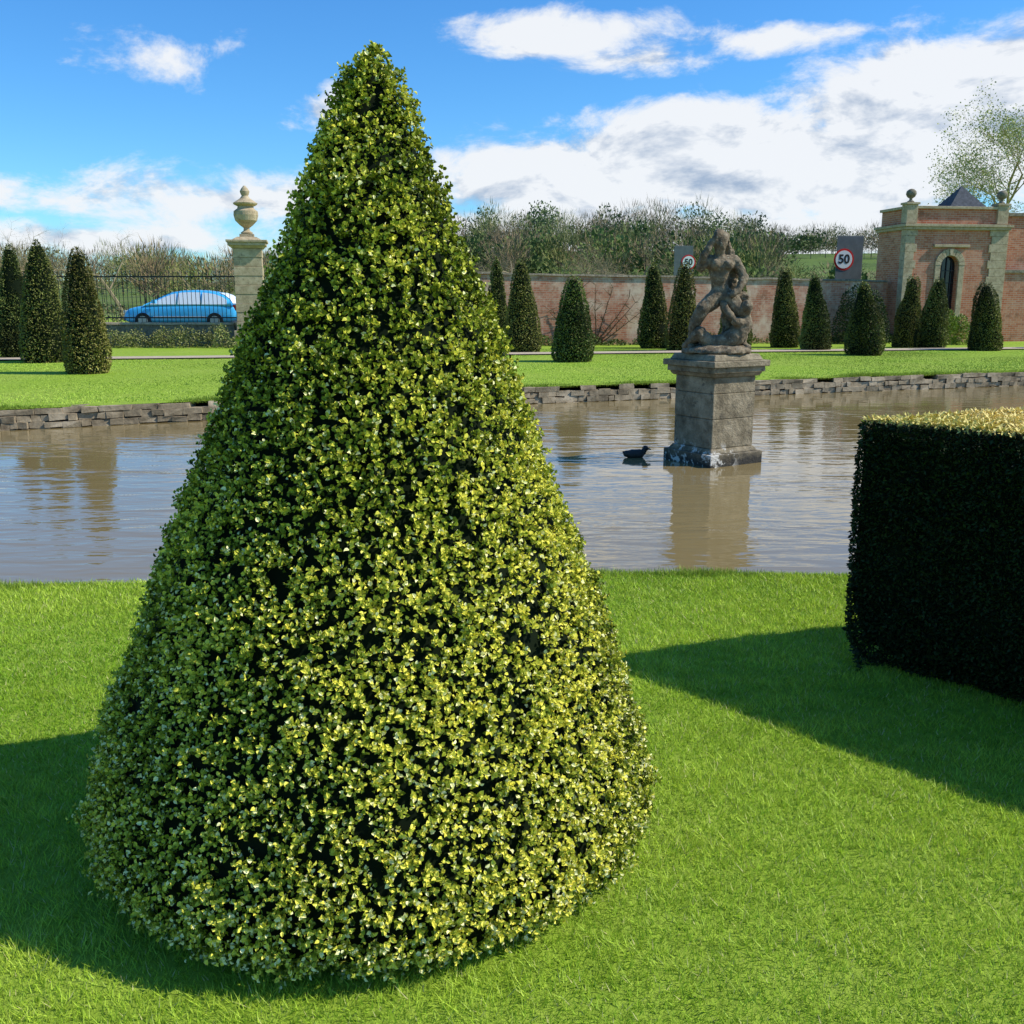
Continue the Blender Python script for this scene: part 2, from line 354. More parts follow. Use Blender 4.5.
P=np.concatenate(Ps);N=np.concatenate(Ns); m=len(P)
isT=(np.arange(m)>=top0)
P=P+N*((.012*snoise(P,12,8,41)+.008*snoise(P,38,8,42))*np.where(isT,.35,1)-.006+.012*rng.random(m))[:,None]
T=norm(N*.8+rng.normal(0,.6,(m,3))); T=np.where(isT[:,None],norm(np.array([0,0,.15])+rng.normal(0,.7,(m,3))*np.array([1,1,.5])),T); Nl=rng.normal(size=(m,3)); Nl=np.where(isT[:,None],Nl*.35+np.array([.6,-.1,.8]),Nl)
L=rng.uniform(.014,.028,m); W=L*.22
c=np.array([.020,.042,.011])*(.3+rng.random(m)[:,None])  # side leaves coloured extra dark, painting in the shade of this face
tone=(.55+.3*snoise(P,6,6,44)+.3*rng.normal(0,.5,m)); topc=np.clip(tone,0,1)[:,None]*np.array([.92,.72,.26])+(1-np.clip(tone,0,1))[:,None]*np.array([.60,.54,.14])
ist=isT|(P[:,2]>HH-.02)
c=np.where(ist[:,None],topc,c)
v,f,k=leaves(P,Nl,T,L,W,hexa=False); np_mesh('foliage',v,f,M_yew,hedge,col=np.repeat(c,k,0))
# ------------------------------------------------------------ yew cones across the pond
yews=[(-13.9,28,1.12,3.1),(-12.2,26,1.2,3.1),(-9.4,22,.92,2.7),(-.45,34,.8,3.0),(.34,31,1.17,2.8),(1.6,26.2,1.0,2.22),(4.77,33.5,1.1,2.8),(5.45,32,1.0,2.76),(7.4,33,.95,2.4),(9.33,34,.98,2.65),(9.75,32,1.0,2.38),(10.4,29.3,1.02,2.12),(13.4,34,.9,2.4),(14.27,34,.95,2.3),(15.2,32,1.05,2.12),(-16.5,30,1.1,3.1),(-17,27,1.1,3.0),(19,33,1,2.2)]
for i,(x,y,w,hgt) in enumerate(yews):
    e=empty('yew_cone_tree',(x,y,0)); hs=np.linspace(0,1,60); prof=(w/2)*np.interp(hs,[0,.06,.15,.5,.8,.93,1],[.85,.97,1,.76,.46,.28,.10])*random.uniform(.93,1.07)
    lean=random.uniform(-.09,.09)*(w/hgt*2); nn=20; vs=[];fs=[]
    for a in range(0,60,3):
        for j in range(nn):
            t=2*math.pi*j/nn; rr_=prof[a]*.9; vs.append((rr_*math.cos(t)+lean*hs[a]*hgt,rr_*math.sin(t),hs[a]*hgt*.98))
    for a in range(19):
        for j in range(nn): fs.append((a*nn+j,a*nn+(j+1)%nn,(a+1)*nn+(j+1)%nn,(a+1)*nn+j))
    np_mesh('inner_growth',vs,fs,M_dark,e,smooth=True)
    m=8500; cd=np.cumsum(prof);cd/=cd[-1]; hv=np.interp(rng.random(m),cd,hs); t=rng.uniform(0,6.283,m); r=np.interp(hv,hs,prof)
    P=np.stack([r*np.cos(t)+lean*hv*hgt,r*np.sin(t),hv*hgt],1); N=np.stack([np.cos(t),np.sin(t),np.full(m,.2)],1)
    P+=N*(.05*snoise(P,3,6,50+i)+.02*snoise(P,13,6,70+i)-.02+.03*rng.random(m))[:,None]
    c=np.array([.16,.19,.045])*(.45+.9*rng.random(m)[:,None])*(1+.4*snoise(P,3,6,90+i))[:,None]
    c=np.clip(c*np.array([1+.35*((i*37)%5)/5,1,1]),0.004,1)
    v,f,k=leaves(P,rng.normal(size=(m,3)),norm(N*.7+rng.normal(0,.6,(m,3))),rng.uniform(.035,.075,m),rng.uniform(.010,.02,m),hexa=False)
    np_mesh('foliage',v,f,M_yew,e,col=np.repeat(c,k,0))
# ------------------------------------------------------------ pedestal + statue
ped=empty('stone_statue',(2.54,12.35,-.45),R(32))
mb=MB(); s=.345
mb.box(-s-.09,s+.09,-s-.09,s+.09,-.3,.20,0); mb.box(-s-.05,s+.05,-s-.05,s+.05,.202,.26,0,top=.04)
for k,(z0,z1) in enumerate([(.262,.62),(.623,.93),(.933,1.13)]): 
    o=.002*(k%2); mb.box(-s-o,s+o,-s-o,s+o,z0,z1,0)
mb.box(-s-.03,s+.03,-s-.03,s+.03,1.132,1.18,0,top=-.03); mb.box(-s-.08,s+.08,-s-.08,s+.08,1.182,1.25,0); mb.box(-s-.12,s+.12,-s-.12,s+.12,1.252,1.325,0); mb.box(-s-.06,s+.06,-s-.06,s+.06,1.327,1.40,0,top=.04)
mp_,nt,p=newmat('pedestal_weathered'); tc=nt.nodes.new('ShaderNodeTexCoord').outputs['Object']; sx=nt.nodes.new('ShaderNodeSeparateXYZ'); nt.links.new(tc,sx.inputs[0])
c=ramp(nt,noise(nt,4,10,tc,.75),[(.34,(.10,.075,.04)),(.5,(.25,.20,.12)),(.66,(.42,.34,.22))])
c=mix(nt,ramp(nt,noise(nt,11,7,tc,.7),[(.56,(0,0,0)),(.66,(.8,.8,.8))]),c,(.09,.075,.05))
mr=nt.nodes.new('ShaderNodeMapRange'); mr.inputs[1].default_value=.36; mr.inputs[2].default_value=.02; nt.links.new(sx.outputs[2],mr.inputs[0])
nn_=noise(nt,5,8,tc,.7); mu=nt.nodes.new('ShaderNodeMath'); mu.operation='MULTIPLY'; nt.links.new(mr.outputs[0],mu.inputs[0]); nt.links.new(nn_,mu.inputs[1])
c=mix(nt,ramp(nt,mu.outputs[0],[(.15,(0,0,0)),(.38,(1,1,1))]),c,(.035,.03,.022))
w_=ramp(nt,noise(nt,8,6,tc,.7),[(.52,(0,0,0)),(.56,(1,1,1))]); mr2=nt.nodes.new('ShaderNodeMapRange'); mr2.inputs[1].default_value=.34; mr2.inputs[2].default_value=.24; nt.links.new(sx.outputs[2],mr2.inputs[0])
mr3=nt.nodes.new('ShaderNodeMapRange'); mr3.inputs[1].default_value=.05; mr3.inputs[2].default_value=-.15; nt.links.new(sx.outputs[0],mr3.inputs[0])
mu2=nt.nodes.new('ShaderNodeMath'); mu2.operation='MULTIPLY'; nt.links.new(w_,mu2.inputs[0]); nt.links.new(mr2.outputs[0],mu2.inputs[1])
mu3=nt.nodes.new('ShaderNodeMath'); mu3.operation='MULTIPLY'; nt.links.new(mu2.outputs[0],mu3.inputs[0]); nt.links.new(mr3.outputs[0],mu3.inputs[1])
c=mix(nt,mu3.outputs[0],c,(.62,.58,.50))
nt.links.new(c,p.inputs['Base Color']); p.inputs['Roughness'].default_value=.9; bump(nt,p,noise(nt,25,8,tc,.7),.8,.03)
mb.build('pedestal',mp_,ped,bevel=.01)
def chain(nodes,edges,pts,start=None):
    prev=start
    for q in pts:
        nodes.append(q); i=len(nodes)-1
        if prev is not None: edges.append((prev,i))
        prev=i
    return prev
def carve(name,nodes,edges,mat,parent,loc,rotz,voxel=.014,disp=.02,scl=.07,extra=()):
    mb=MB()
    for nd in nodes: mb.ball(nd[:3],nd[3])
    for a,b in edges:
        A_=nodes[a];B_=nodes[b]; mb.tube(A_[:3],B_[:3],A_[3]*.97,B_[3]*.97,12)
    for (cx,cy,cz,r) in extra: mb.ball((cx,cy,cz),r)
    o=mb.build(name,mat,parent,loc,rotz,smooth=True)
    rm=o.modifiers.new('rm','REMESH'); rm.mode='VOXEL'; rm.voxel_size=voxel; rm.use_smooth_shade=True
    sm_=o.modifiers.new('sm','SMOOTH'); sm_.factor=.6; sm_.iterations=4
    if disp:
        t=bpy.data.textures.new(name+'_t','CLOUDS'); t.noise_scale=scl; t.noise_depth=4
        d=o.modifiers.new('d','DISPLACE'); d.texture=t; d.strength=disp*2; d.mid_level=.5
    return o
nd=[(.02,0,.68,.125)];ed=[]
ch=chain(nd,ed,[(.0,-.01,.80,.105),(-.01,-.03,.92,.125),(-.01,-.03,1.02,.145)],0)
nk=chain(nd,ed,[(-.03,-.06,1.16,.062),(-.03,-.10,1.27,.082),(-.02,-.09,1.33,.082)],ch)
chain(nd,ed,[(.16,-.03,1.07,.08),(.23,-.06,.97,.064),(.28,-.09,.88,.056),(.21,-.17,.76,.048),(.13,-.2,.68,.042)],ch)
chain(nd,ed,[(-.16,-.03,1.08,.076),(-.25,-.06,1.0,.06),(-.23,-.14,1.14,.048),(-.15,-.14,1.27,.043),(-.07,-.13,1.38,.048)],ch)
chain(nd,ed,[(.12,-.05,.62,.115),(.23,-.12,.50,.088),(.31,-.06,.35,.078),(.32,.0,.2,.06),(.32,0,.07,.05),(.36,-.1,.04,.045)],0)
chain(nd,ed,[(-.09,-.04,.6,.11),(-.22,-.12,.50,.088),(-.29,-.06,.35,.078),(-.31,0,.2,.055),(-.30,0,.08,.05),(-.34,-.1,.04,.045)],0)
carve('upper_figure',nd,ed,M_statue,ped,(0,0,1.43),R(-32),.012,.014,.06,extra=[(.07,-.13,1.03,.065),(-.08,-.13,1.03,.065),(-.04,-.06,1.39,.07),(.03,-.05,1.36,.06)])
nd=[(.05,-.08,.10,.11)];ed=[]
c1=chain(nd,ed,[(.2,-.1,.17,.12),(.30,-.1,.32,.11),(.32,-.13,.45,.05),(.31,-.16,.54,.08)],0)
chain(nd,ed,[(.17,-.2,.36,.055),(.08,-.2,.46,.048),(.02,-.15,.57,.045)],2)
chain(nd,ed,[(-.12,-.12,.10,.09),(-.25,-.15,.22,.08),(-.34,-.05,.12,.055),(-.39,0,.06,.045)],0)
chain(nd,ed,[(-.05,.05,.10,.08),(-.2,.1,.2,.065),(-.25,.15,.08,.05)],0)
carve('fallen_figure',nd,ed,M_statue,ped,(0,0,1.43),R(-32),.012,.014,.06)
nd=[(.16,.12,.05,.11)];ed=[]
chain(nd,ed,[(.18,.12,.3,.09),(.14,.1,.55,.10),(.14,.08,.8,.10),(.17,.06,1.0,.08),(.1,.05,1.2,.055),(.03,.0,1.38,.045)],0)
chain(nd,ed,[(.20,.06,.68,.08),(.32,.02,.64,.06),(.36,.02,.52,.045),(.35,.0,.40,.035)],2)
carve('drapery',nd,ed,M_statue,ped,(0,0,1.43),R(-32),.014,.04,.045)
mb=MB(); mb.lathe([(.40,0),(.43,.02),(.41,.07),(.30,.10),(.1,.12)],n=28); o=mb.build('rock_base',M_statue,ped,(0,0,1.395),smooth=False)
t=bpy.data.textures.new('rb','CLOUDS'); t.noise_scale=.12; sb=o.modifiers.new('s','SUBSURF'); sb.levels=2; sb.render_levels=2; d=o.modifiers.new('d','DISPLACE'); d.texture=t; d.strength=.06
# duck
duck=empty('duck',(1.6,12.6,-.405),R(8))
M_duck=simple('duck_feathers',(.03,.022,.016),.6,var=.5,scale=20); M_bill=simple('duck_bill',(.25,.22,.12),.5)
nd=[(-.04,0,.045,.068)];ed=[]
chain(nd,ed,[(.05,0,.05,.064),(.10,0,.07,.040),(.115,0,.095,.034),(.125,0,.12,.040),(.138,0,.12,.034)],0); chain(nd,ed,[(-.12,0,.055,.045),(-.165,0,.08,.014)],0)
carve('body',nd,ed,M_duck,duck,(0,0,0),0,.008,0)
nd=[(.16,0,.114,.015),(.195,0,.107,.011)];carve('bill',nd,[(0,1)],M_bill,duck,(0,0,0),0,.004,0)
# ------------------------------------------------------------ brick garden wall
def wall(name,a,b,h0,h1,th=.35,mat=M_brick,cop=M_limeD,z0=-.3,sag=.04):
    a=Vector((*a,0));b=Vector((*b,0)); L=(b-a).length; ang=math.atan2(b.y-a.y,b.x-a.x); e=empty(name,a,ang); m1=MB();m2=MB(); n=max(2,int(L/.8))
    hs=[h0+(h1-h0)*i/n+random.uniform(-sag,sag)*.5 for i in range(n+1)]
    for i in range(n):
        x0=L*i/n;x1=L*(i+1)/n
        m1.add([(x0,0,z0),(x1,0,z0),(x1,0,hs[i+1]),(x0,0,hs[i]),(x0,th,z0),(x1,th,z0),(x1,th,hs[i+1]),(x0,th,hs[i])],[(0,1,2,3),(5,4,7,6)])
        g=.006; m2.add([(x0+g,-.06,hs[i]+.002),(x1-g,-.06,hs[i+1]+.002),(x1-g,th+.06,hs[i+1]+.002),(x0+g,th+.06,hs[i]+.002),(x0+g,-.04,hs[i]+.07),(x1-g,-.04,hs[i+1]+.07),(x1-g,th+.04,hs[i+1]+.07),(x0+g,th+.04,hs[i]+.07)],[(0,3,2,1),(4,5,6,7),(0,1,5,4),(1,2,6,5),(2,3,7,6),(3,0,4,7)])
    m1.add([(0,0,z0),(0,th,z0),(0,th,h0),(0,0,h0)],[(0,3,2,1)]); m1.add([(L,0,z0),(L,th,z0),(L,th,h1),(L,0,h1)],[(0,1,2,3)])
    m1.build('masonry',mat,e); m2.build('coping',cop,e); return e
wall('brick_garden_wall',(-4.5,34.2),(14.4,38.75),2.5,2.25)
# pavilion
PA=R(9); pv=empty('brick_pavilion',(14.7,38.0,0),PA); W_=4.1;D_=2.0;PH=4.15
mb=MB()
def arch_wall(mb,x0,x1,z0,z1,ax,aw,az,spring,y,th,m):
    n=10; arc=[(ax+aw*math.cos(math.pi*(1-i/n)),spring+aw*math.sin(math.pi*(1-i/n))) for i in range(n+1)]
    def q(a,b,c,d): mb.add([(a[0],y,a[1]),(b[0],y,b[1]),(c[0],y,c[1]),(d[0],y,d[1])],[(0,1,2,3)],m)
    q((x0,z0),(ax-aw,z0),(ax-aw,spring),(x0,spring)); q((ax+aw,z0),(x1,z0),(x1,spring),(ax+aw,spring))
    if az>z0: q((ax-aw,z0),(ax+aw,z0),(ax+aw,az),(ax-aw,az))
    q((x0,spring),(ax-aw,spring),(ax-aw,z1),(x0,z1)); q((ax+aw,spring),(x1,spring),(x1,z1),(ax+aw,z1))
    for i in range(n): q(arc[i],arc[i+1],(arc[i+1][0],z1),(arc[i][0],z1))
    pts=[(ax-aw,az)]+arc+[(ax+aw,az)]
    for i in range(len(pts)-1):
        a,b=pts[i],pts[i+1]; mb.add([(a[0],y,a[1]),(a[0],y+th,a[1]),(b[0],y+th,b[1]),(b[0],y,b[1])],[(0,1,2,3)],m)
ax=W_*.45; PT=PH+.75
arch_wall(mb,0,W_,-.2,PH,ax,.36,.9,2.85,0,.3,0)
mb.box(0,W_,D_-.3,D_,-.2,PH,0); mb.box(0,.3,.001,D_-.301,-.2,PH,0); mb.box(W_-.3,W_,.001,D_-.301,-.2,PH,0)
mb.box(.05,W_-.05,.03,.3,PH+.22,PT,0); mb.box(.05,.3,.31,D_-.05,PH+.22,PT,0); mb.box(W_-.3,W_-.05,.31,D_-.05,PH+.22,PT,0); mb.box(.31,W_-.31,D_-.3,D_-.06,PH+.22,PT,0)
mb.build('brick_walls',M_brick2,pv)
mb=MB()
mb.box(-.1,W_+.1,-.12,D_+.1,PH+.002,PH+.1,0); mb.box(-.16,W_+.16,-.18,D_+.16,PH+.102,PH+.2,0)
mb.box(-.04,W_+.04,-.06,.36,PT+.002,PT+.1,0); mb.box(-.04,.36,.362,D_,PT+.002,PT+.1,0); mb.box(W_-.36,W_+.04,.362,D_,PT+.002,PT+.1,0)
for (qx0,qx1,w) in((-.04,.34,0),(W_-.62,W_+.06,0)):
    z=-.2;k=0
    while z<PH-.05:
        dw=.0 if k%2 else .09; mb.box(qx0-(0 if qx0<0 else dw),qx1+(dw if qx0<0 else 0),-.05,.28,z,min(z+.29,PH),0); z+=.295;k+=1
for cx in(.13,W_-.27): mb.box(cx-.22,cx+.22,-.075,.3,PH+.222,PT+.14,0); mb.box(cx-.27,cx+.27,-.12,.34,PT+.142,PT+.22,0)
mb.box(ax-.60,ax-.38,-.06,.06,.7,2.85,0); mb.box(ax+.38,ax+.60,-.06,.06,.7,2.85,0)
for i in range(11):
    a0=math.pi*i/11+.01;a1=math.pi*(i+1)/11-.01
    o=[(ax+r*math.cos(a),yy,2.85+r*math.sin(a)) for yy in(-.07 if i!=5 else -.1,.05) for r,a in((.37,a0),(.62,a0),(.62,a1),(.37,a1))]
    mb.add(o,[(0,3,2,1),(4,5,6,7),(0,1,5,4),(1,2,6,5),(2,3,7,6),(3,0,4,7)])
mb.box(ax-.72,ax+.72,-.12,.04,3.52,3.62,0); mb.box(ax-.7,ax+.7,-.1,.1,.6,.7,0)
mb.build('stone_dressings',M_lime,pv,bevel=.01)
mb=MB(); mb.box(ax-.37,ax+.37,.2,.24,.85,3.25,0); mb.build('window_glass',simple('dark_glass',(.012,.014,.018),.12),pv)
mb=MB()
for i in range(-1,2): mb.box(ax+i*.2-.015,ax+i*.2+.015,.16,.197,.9,3.15-abs(i)*.06,0)
for z in(1.3,1.75,2.2,2.65): mb.box(ax-.36,ax+.36,.165,.192,z,z+.03,0)
mb.build('window_bars',M_iron,pv)
mb=MB(); h0,h1=4.6,5.85
nst=10
for k in range(nst):
    t0=k/nst;t1=(k+1)/nst; ra=1.15*(1-t0); rb=1.15*(1-t1); da=.85*(1-t0); db=.85*(1-t1); cx=W_/2+.75;cy=D_/2+.15; z0=h0+(h1-h0)*t0;z1=h0+(h1-h0)*t1
    mb.add([(cx-ra,cy-da,z0),(cx+ra,cy-da,z0),(cx+ra,cy+da,z0),(cx-ra,cy+da,z0),(cx-rb*1.0-.01,cy-db-.01,z1+.02),(cx+rb+.01,cy-db-.01,z1+.02),(cx+rb+.01,cy+db+.01,z1+.02),(cx-rb-.01,cy+db+.01,z1+.02)],[(0,1,5,4),(1,2,6,5),(2,3,7,6),(3,0,4,7),(4,5,6,7)])
mb.build('slate_roof',M_slate,pv)
mb=MB()
for cx in(.13,W_-.27): mb.lathe([(r,z+PT-4.76) for r,z in [(.12,4.98),(.13,5.02),(.06,5.06),(.05,5.12),(.14,5.18),(.19,5.28),(.17,5.38),(.09,5.45),(.02,5.47)]],cx,.11,20)
mb.build('ball_finials',M_limeD,pv,smooth=True)
wg=empty('brick_wall_wing',(14.7+4.12*math.cos(PA),38.0+4.12*math.sin(PA)+.05,0),PA)
mb=MB(); mb.box(0,8,.02,.4,-.2,2.6,0); mb.box(0,8,.3,2.0,2.601,4.7,0); mb.build('masonry',M_brick2,wg); mb=MB(); mb.box(-.0,8,.2,2.1,4.702,4.82,0); mb.box(0,8,-.05,.29,2.602,2.7); mb.build('coping',M_limeD,wg)
# ------------------------------------------------------------ gate pier with urn
pier=empty('stone_gate_pier',(-9.1,35,0),R(12)); mb=MB()
mb.box(-.58,.58,-.58,.58,-.2,.55); z=.552
for k in range(9): 
    o=.0 if k%2 else .012; mb.box(-.47-o,.47+o,-.47-o,.47+o,z,z+.30); z+=.306
mb.box(-.52,.52,-.52,.52,z,z+.08,top=-.06); mb.box(-.63,.63,-.63,.63,z+.082,z+.19); mb.box(-.68,.68,-.68,.68,z+.192,z+.27); mb.box(-.5,.5,-.5,.5,z+.272,z+.38,top=.18); zt=z+.38
mb.build('pier_shaft',M_lime,pier,bevel=.012)
mb=MB(); mb.box(-.24,.24,-.24,.24,zt,zt+.1)
pr=[(.17,.1),(.19,.14),(.10,.2),(.09,.28),(.2,.36),(.34,.5),(.38,.66),(.37,.78),(.26,.86),(.24,.92),(.36,.98),(.38,1.02),(.3,1.07),(.16,1.16),(.1,1.24),(.13,1.3),(.15,1.37),(.1,1.46),(.03,1.54)]
mb.lathe([(r*1.08,zt+z_*1.1) for r,z_ in pr],n=28); mb.build('stone_urn',M_lime,pier,smooth=False)
wall('low_stone_wall',(-34,35.4),(-9.75,35.1),.72,.74,.4,M_limeD,M_lime,sag=.02)
fe=empty('iron_railings',(0,0,0)); mb=MB(); x=-33.9
while x<-9.8:
    y=35.3+(-9.75-x)*.0124; mb.tube((x,y,.8),(x,y,2.5),.011,.011,4); mb.tube((x,y,2.5),(x,y,2.62),.018,.003,4); x+=.15
for z in(.95,2.36): mb.add([(-34,35.59+dy,z+dz) for dz in(0,.045) for dy in(-.02,.02)]+[(-9.6,35.3+dy,z+dz) for dz in(0,.045) for dy in(-.02,.02)],[(0,1,3,2),(0,4,5,1),(4,6,7,5),(2,3,7,6),(0,2,6,4),(1,5,7,3)])
mb.build('railing_bars',M_iron,fe)
# ------------------------------------------------------------ car
car=empty('blue_car',(-12.95,39.9,.465),0)
def loft(mb,stn,m=0,caps=True):
    n=len(stn[0]); vs=[v for s in stn for v in s]; fs=[]
    for i in range(len(stn)-1):
        for j in range(n): fs.append((i*n+j,i*n+(j+1)%n,(i+1)*n+(j+1)%n,(i+1)*n+j))
    fs.append(tuple(range(n))); fs.append(tuple(range((len(stn)-1)*n,len(stn)*n))[::-1]); mb.add(vs,fs,m)
def sec(x,w,zb,zt): return [(x,-w*.92,zb),(x,-w,zb+.15),(x,-w*1.0,zt-.28),(x,-w*.95,zt-.06),(x,-w*.80,zt),(x,w*.80,zt),(x,w*.95,zt-.06),(x,w*1.0,zt-.28),(x,w,zb+.15),(x,w*.92,zb)]
mb=MB(); loft(mb,[sec(x,w,zb,zt) for x,w,zb,zt in[(-2.28,.58,.34,.58),(-2.2,.76,.26,.70),(-2.0,.86,.2,.82),(-1.6,.9,.2,.90),(-1.1,.9,.2,.95),(0,.91,.2,.96),(1.2,.91,.2,.97),(1.8,.89,.22,.97),(2.1,.84,.26,.94),(2.2,.74,.34,.82)]])
M_blue=simple('blue_car_paint',(.06,.46,.84),.25,.0,coat=1)
o=mb.build('car_body',M_blue,car,smooth=True); o.modifiers.new('s','SUBSURF').render_levels=2; o.modifiers['s'].levels=2
RL=[(-1.40,.90),(-1.0,1.10),(-.6,1.29),(-.25,1.42),(.1,1.475),(.5,1.49),(.95,1.475),(1.35,1.42),(1.7,1.30),(1.95,1.12),(2.08,.93)]
def gw(z): return .85-.22*(max(z,.9)-.9)/.58
def roofz(x): return float(np.interp(x,[a for a,b in RL],[b for a,b in RL]))
mb=MB(); st=[]
for x,z1 in RL:
    z1=max(z1,.935); t=gw(z1); st.append([(x,-gw(.9),.88),(x,-t-.005,max(z1-.04,.9)),(x,-t+.09,z1),(x,0,z1+.015),(x,t-.09,z1),(x,t+.005,max(z1-.04,.9)),(x,gw(.9),.88)])
loft(mb,st); mb.build('roof_and_pillars',M_blue,car,smooth=True)
M_cg=simple('car_glass',(.92,.95,.97),.3,.15)  # near-white base colour paints the pale reflection on the windows
mb=MB()
for sgn in(-1,1):
    for x0,x1 in((-1.12,-.12),(-.05,.82),(.89,1.86)):
        n=6
        for i in range(n):
            xa=x0+(x1-x0)*i/n; xb=x0+(x1-x0)*(i+1)/n; za=max(.97,roofz(xa)-.075); zb=max(.97,roofz(xb)-.075)
            mb.add([(xa,sgn*(gw(.95)+.018),.95),(xb,sgn*(gw(.95)+.018),.95),(xb,sgn*(gw(zb)+.018),zb),(xa,sgn*(gw(za)+.018),za)],[(0,1,2,3)])
for xs_,dx in(((-1.34,-1.0,-.6,-.32),-.01),((2.06,1.95,1.72,1.5),.012)):
    for i in range(3):
        xa,xb=xs_[i],xs_[i+1]; za,zb=roofz(xa)+.012,roofz(xb)+.012; wa,wb=gw(za)-.1,gw(zb)-.1
        mb.add([(xa+dx,-wa,za+.012),(xa+dx,wa,za+.012),(xb+dx,wb,zb+.012),(xb+dx,-wb,zb+.012)],[(0,1,2,3)])
mb.build('windows',M_cg,car)
M_tyre=simple('tyre_rubber',(.015,.015,.016),.8); M_rim=simple('alloy',(.5,.5,.52),.3,.9)
for i,(wx,sgn) in enumerate([(-1.42,-1),(1.38,-1),(-1.42,1),(1.38,1)]):
    mb=MB(); y0=sgn*.70;y1=sgn*.93; mb.tube((wx,y0,.32),(wx,y1,.32),.32,.31,24,0); mb.tube((wx,y1-sgn*.02,.32),(wx,y1+sgn*.01,.32),.2,.19,16,1); mb.build('wheel_%d'%(i+1),[M_tyre,M_rim],car)
mb=MB()
for sgn in(-1,1): mb.box(-2.21,-2.02,sgn*.62-.13,sgn*.62+.13,.60,.72,0); mb.box(2.06,2.19,sgn*.66-.1,sgn*.66+.1,.72,.93,1); mb.box(-.98,-.83,sgn*.98-.09,sgn*.98+.09,.98,1.12,2); mb.box(-1.0,1.05,sgn*.925-.008,sgn*.925+.008,.46,.50,3)
mb.build('lamps_and_mirrors',[simple('lamp_glass',(.8,.8,.8),.1),simple('tail_lamp',(.4,.01,.01),.2),M_blue,simple('silver_trim',(.7,.7,.7),.3,.6)],car,bevel=.01)
# ------------------------------------------------------------ speed signs
M_red=simple('sign_red',(.6,.02,.02),.4); M_wh=simple('sign_white',(.8,.8,.78),.4); M_bk=simple('sign_black',(.01,.01,.01),.5); M_back=simple('sign_backing_grey',(.11,.125,.13),.6,var=.2,scale=3); M_post=simple('galvanised_post',(.3,.31,.32),.5,.6)
def sign(x,y,zc,rot=0,dx=0,gzv=0):
    e=empty('speed_limit_sign',(x,y,0),rot)
    mb=MB(); mb.box(-.58+dx,.58+dx,.03,.055,zc-.80,zc+.95,0); mb.build('backing_board',M_back,e,bevel=.02)
    mb=MB(); mb.tube((dx-.35,.10,gzv-.2),(dx-.35,.10,zc+.9),.045,.045,10); mb.tube((dx+.35,.10,gzv-.2),(dx+.35,.10,zc+.9),.045,.045,10); mb.build('posts',M_post,e)
    def disc(nm,r,yy,m):
        mb=MB(); mb.tube((0,yy,zc),(0,yy-.01,zc),r,r,48); mb.build(nm,m,e)
    disc('red_ring',.44,.025,M_red); disc('white_face',.36,.012,M_wh)
    cu=bpy.data.curves.new('numerals','FONT'); cu.body='50'; cu.size=.50; cu.align_x='CENTER'; cu.align_y='CENTER'; cu.offset=.014; cu.extrude=.002; cu.materials.append(M_bk)
    t=bpy.data.objects.new('numerals_50',cu); link(t,e); t.location=(0,-.004,zc); t.rotation_euler=(R(90),0,0)
sign(13.75,42,3.22,R(8),.25,.3); sign(10.45,60,3.75,R(8),-.3,.3)
# ------------------------------------------------------------ trees
class TG:
    def __init__(s): s.v=[];s.f=[];s.c=[];s.tips=[]
    def seg(s,a,b,ra,rb,c,n=3):
        d=(b-a); 
        if d.length<1e-5:return
        d.normalize();u=d.orthogonal().normalized();w=d.cross(u);k=len(s.v)
        for p,r in((a,ra),(b,rb)):
            for i in range(n):
                t=2*math.pi*i/n; s.v.append(tuple(p+u*(r*math.cos(t))+w*(r*math.sin(t)))); s.c.append(c)
        for i in range(n): s.f.append((k+i,k+(i+1)%n,k+n+(i+1)%n,k+n+i))
def grow(tg,p,d,L,r,lev,c,budy=None):
    steps=3; 
    for i in range(steps):
        d=(d+Vector((random.gauss(0,.13),random.gauss(0,.13),random.gauss(.03,.08)))).normalized()
        q=p+d*(L/steps); tg.seg(p,q,r,r*.82,c,5 if lev>2 else 3); p=q; r*=.82
        if lev<=1: tg.tips.append(tuple(q))
        if lev>0 and (i>0 or lev<3):
            for _ in range(2 if lev>1 else 3):
                sd=d.orthogonal(); sd.rotate(Matrix.Rotation(random.uniform(0,6.28),3,d)); nd_=(d*random.uniform(.5,1)+sd*random.uniform(.5,.9)).normalized()
                grow(tg,p,nd_,L*random.uniform(.5,.72),r*.6,lev-1,c)
bt=empty('budding_tree',(24.1,47,.3))
tg=TG(); grow(tg,Vector((0,0,-.2)),Vector((0,0,1)),5.2,.24,4,(.36,.30,.16))
np_mesh('branches',tg.v,tg.f,M_twig,bt,col=np.array(tg.c))
tp=np.array(tg.tips); tp=np.repeat(tp,5,0)+rng.normal(0,.14,(len(tp)*5,3)); m=len(tp)
v,f,k=leaves(tp,rng.normal(size=(m,3)),rng.normal(size=(m,3)),rng.uniform(.05,.12,m),rng.uniform(.018,.04,m),hexa=False)
np_mesh('young_leaves',v,f,M_yew,bt,col=np.repeat(np.array([.46,.48,.16])*(.6+.6*rng.random((m,1))),k,0))
tg2=TG(); random.seed(5); grow(tg2,Vector((0,0,-.2)),Vector((0,0,1)),3.3,.16,4,(.28,.22,.13)); 
me_t=np_mesh('bare_tree',tg2.v,tg2.f,M_twig,col=np.array(tg2.c),loc=(-24.0,62,0.3))
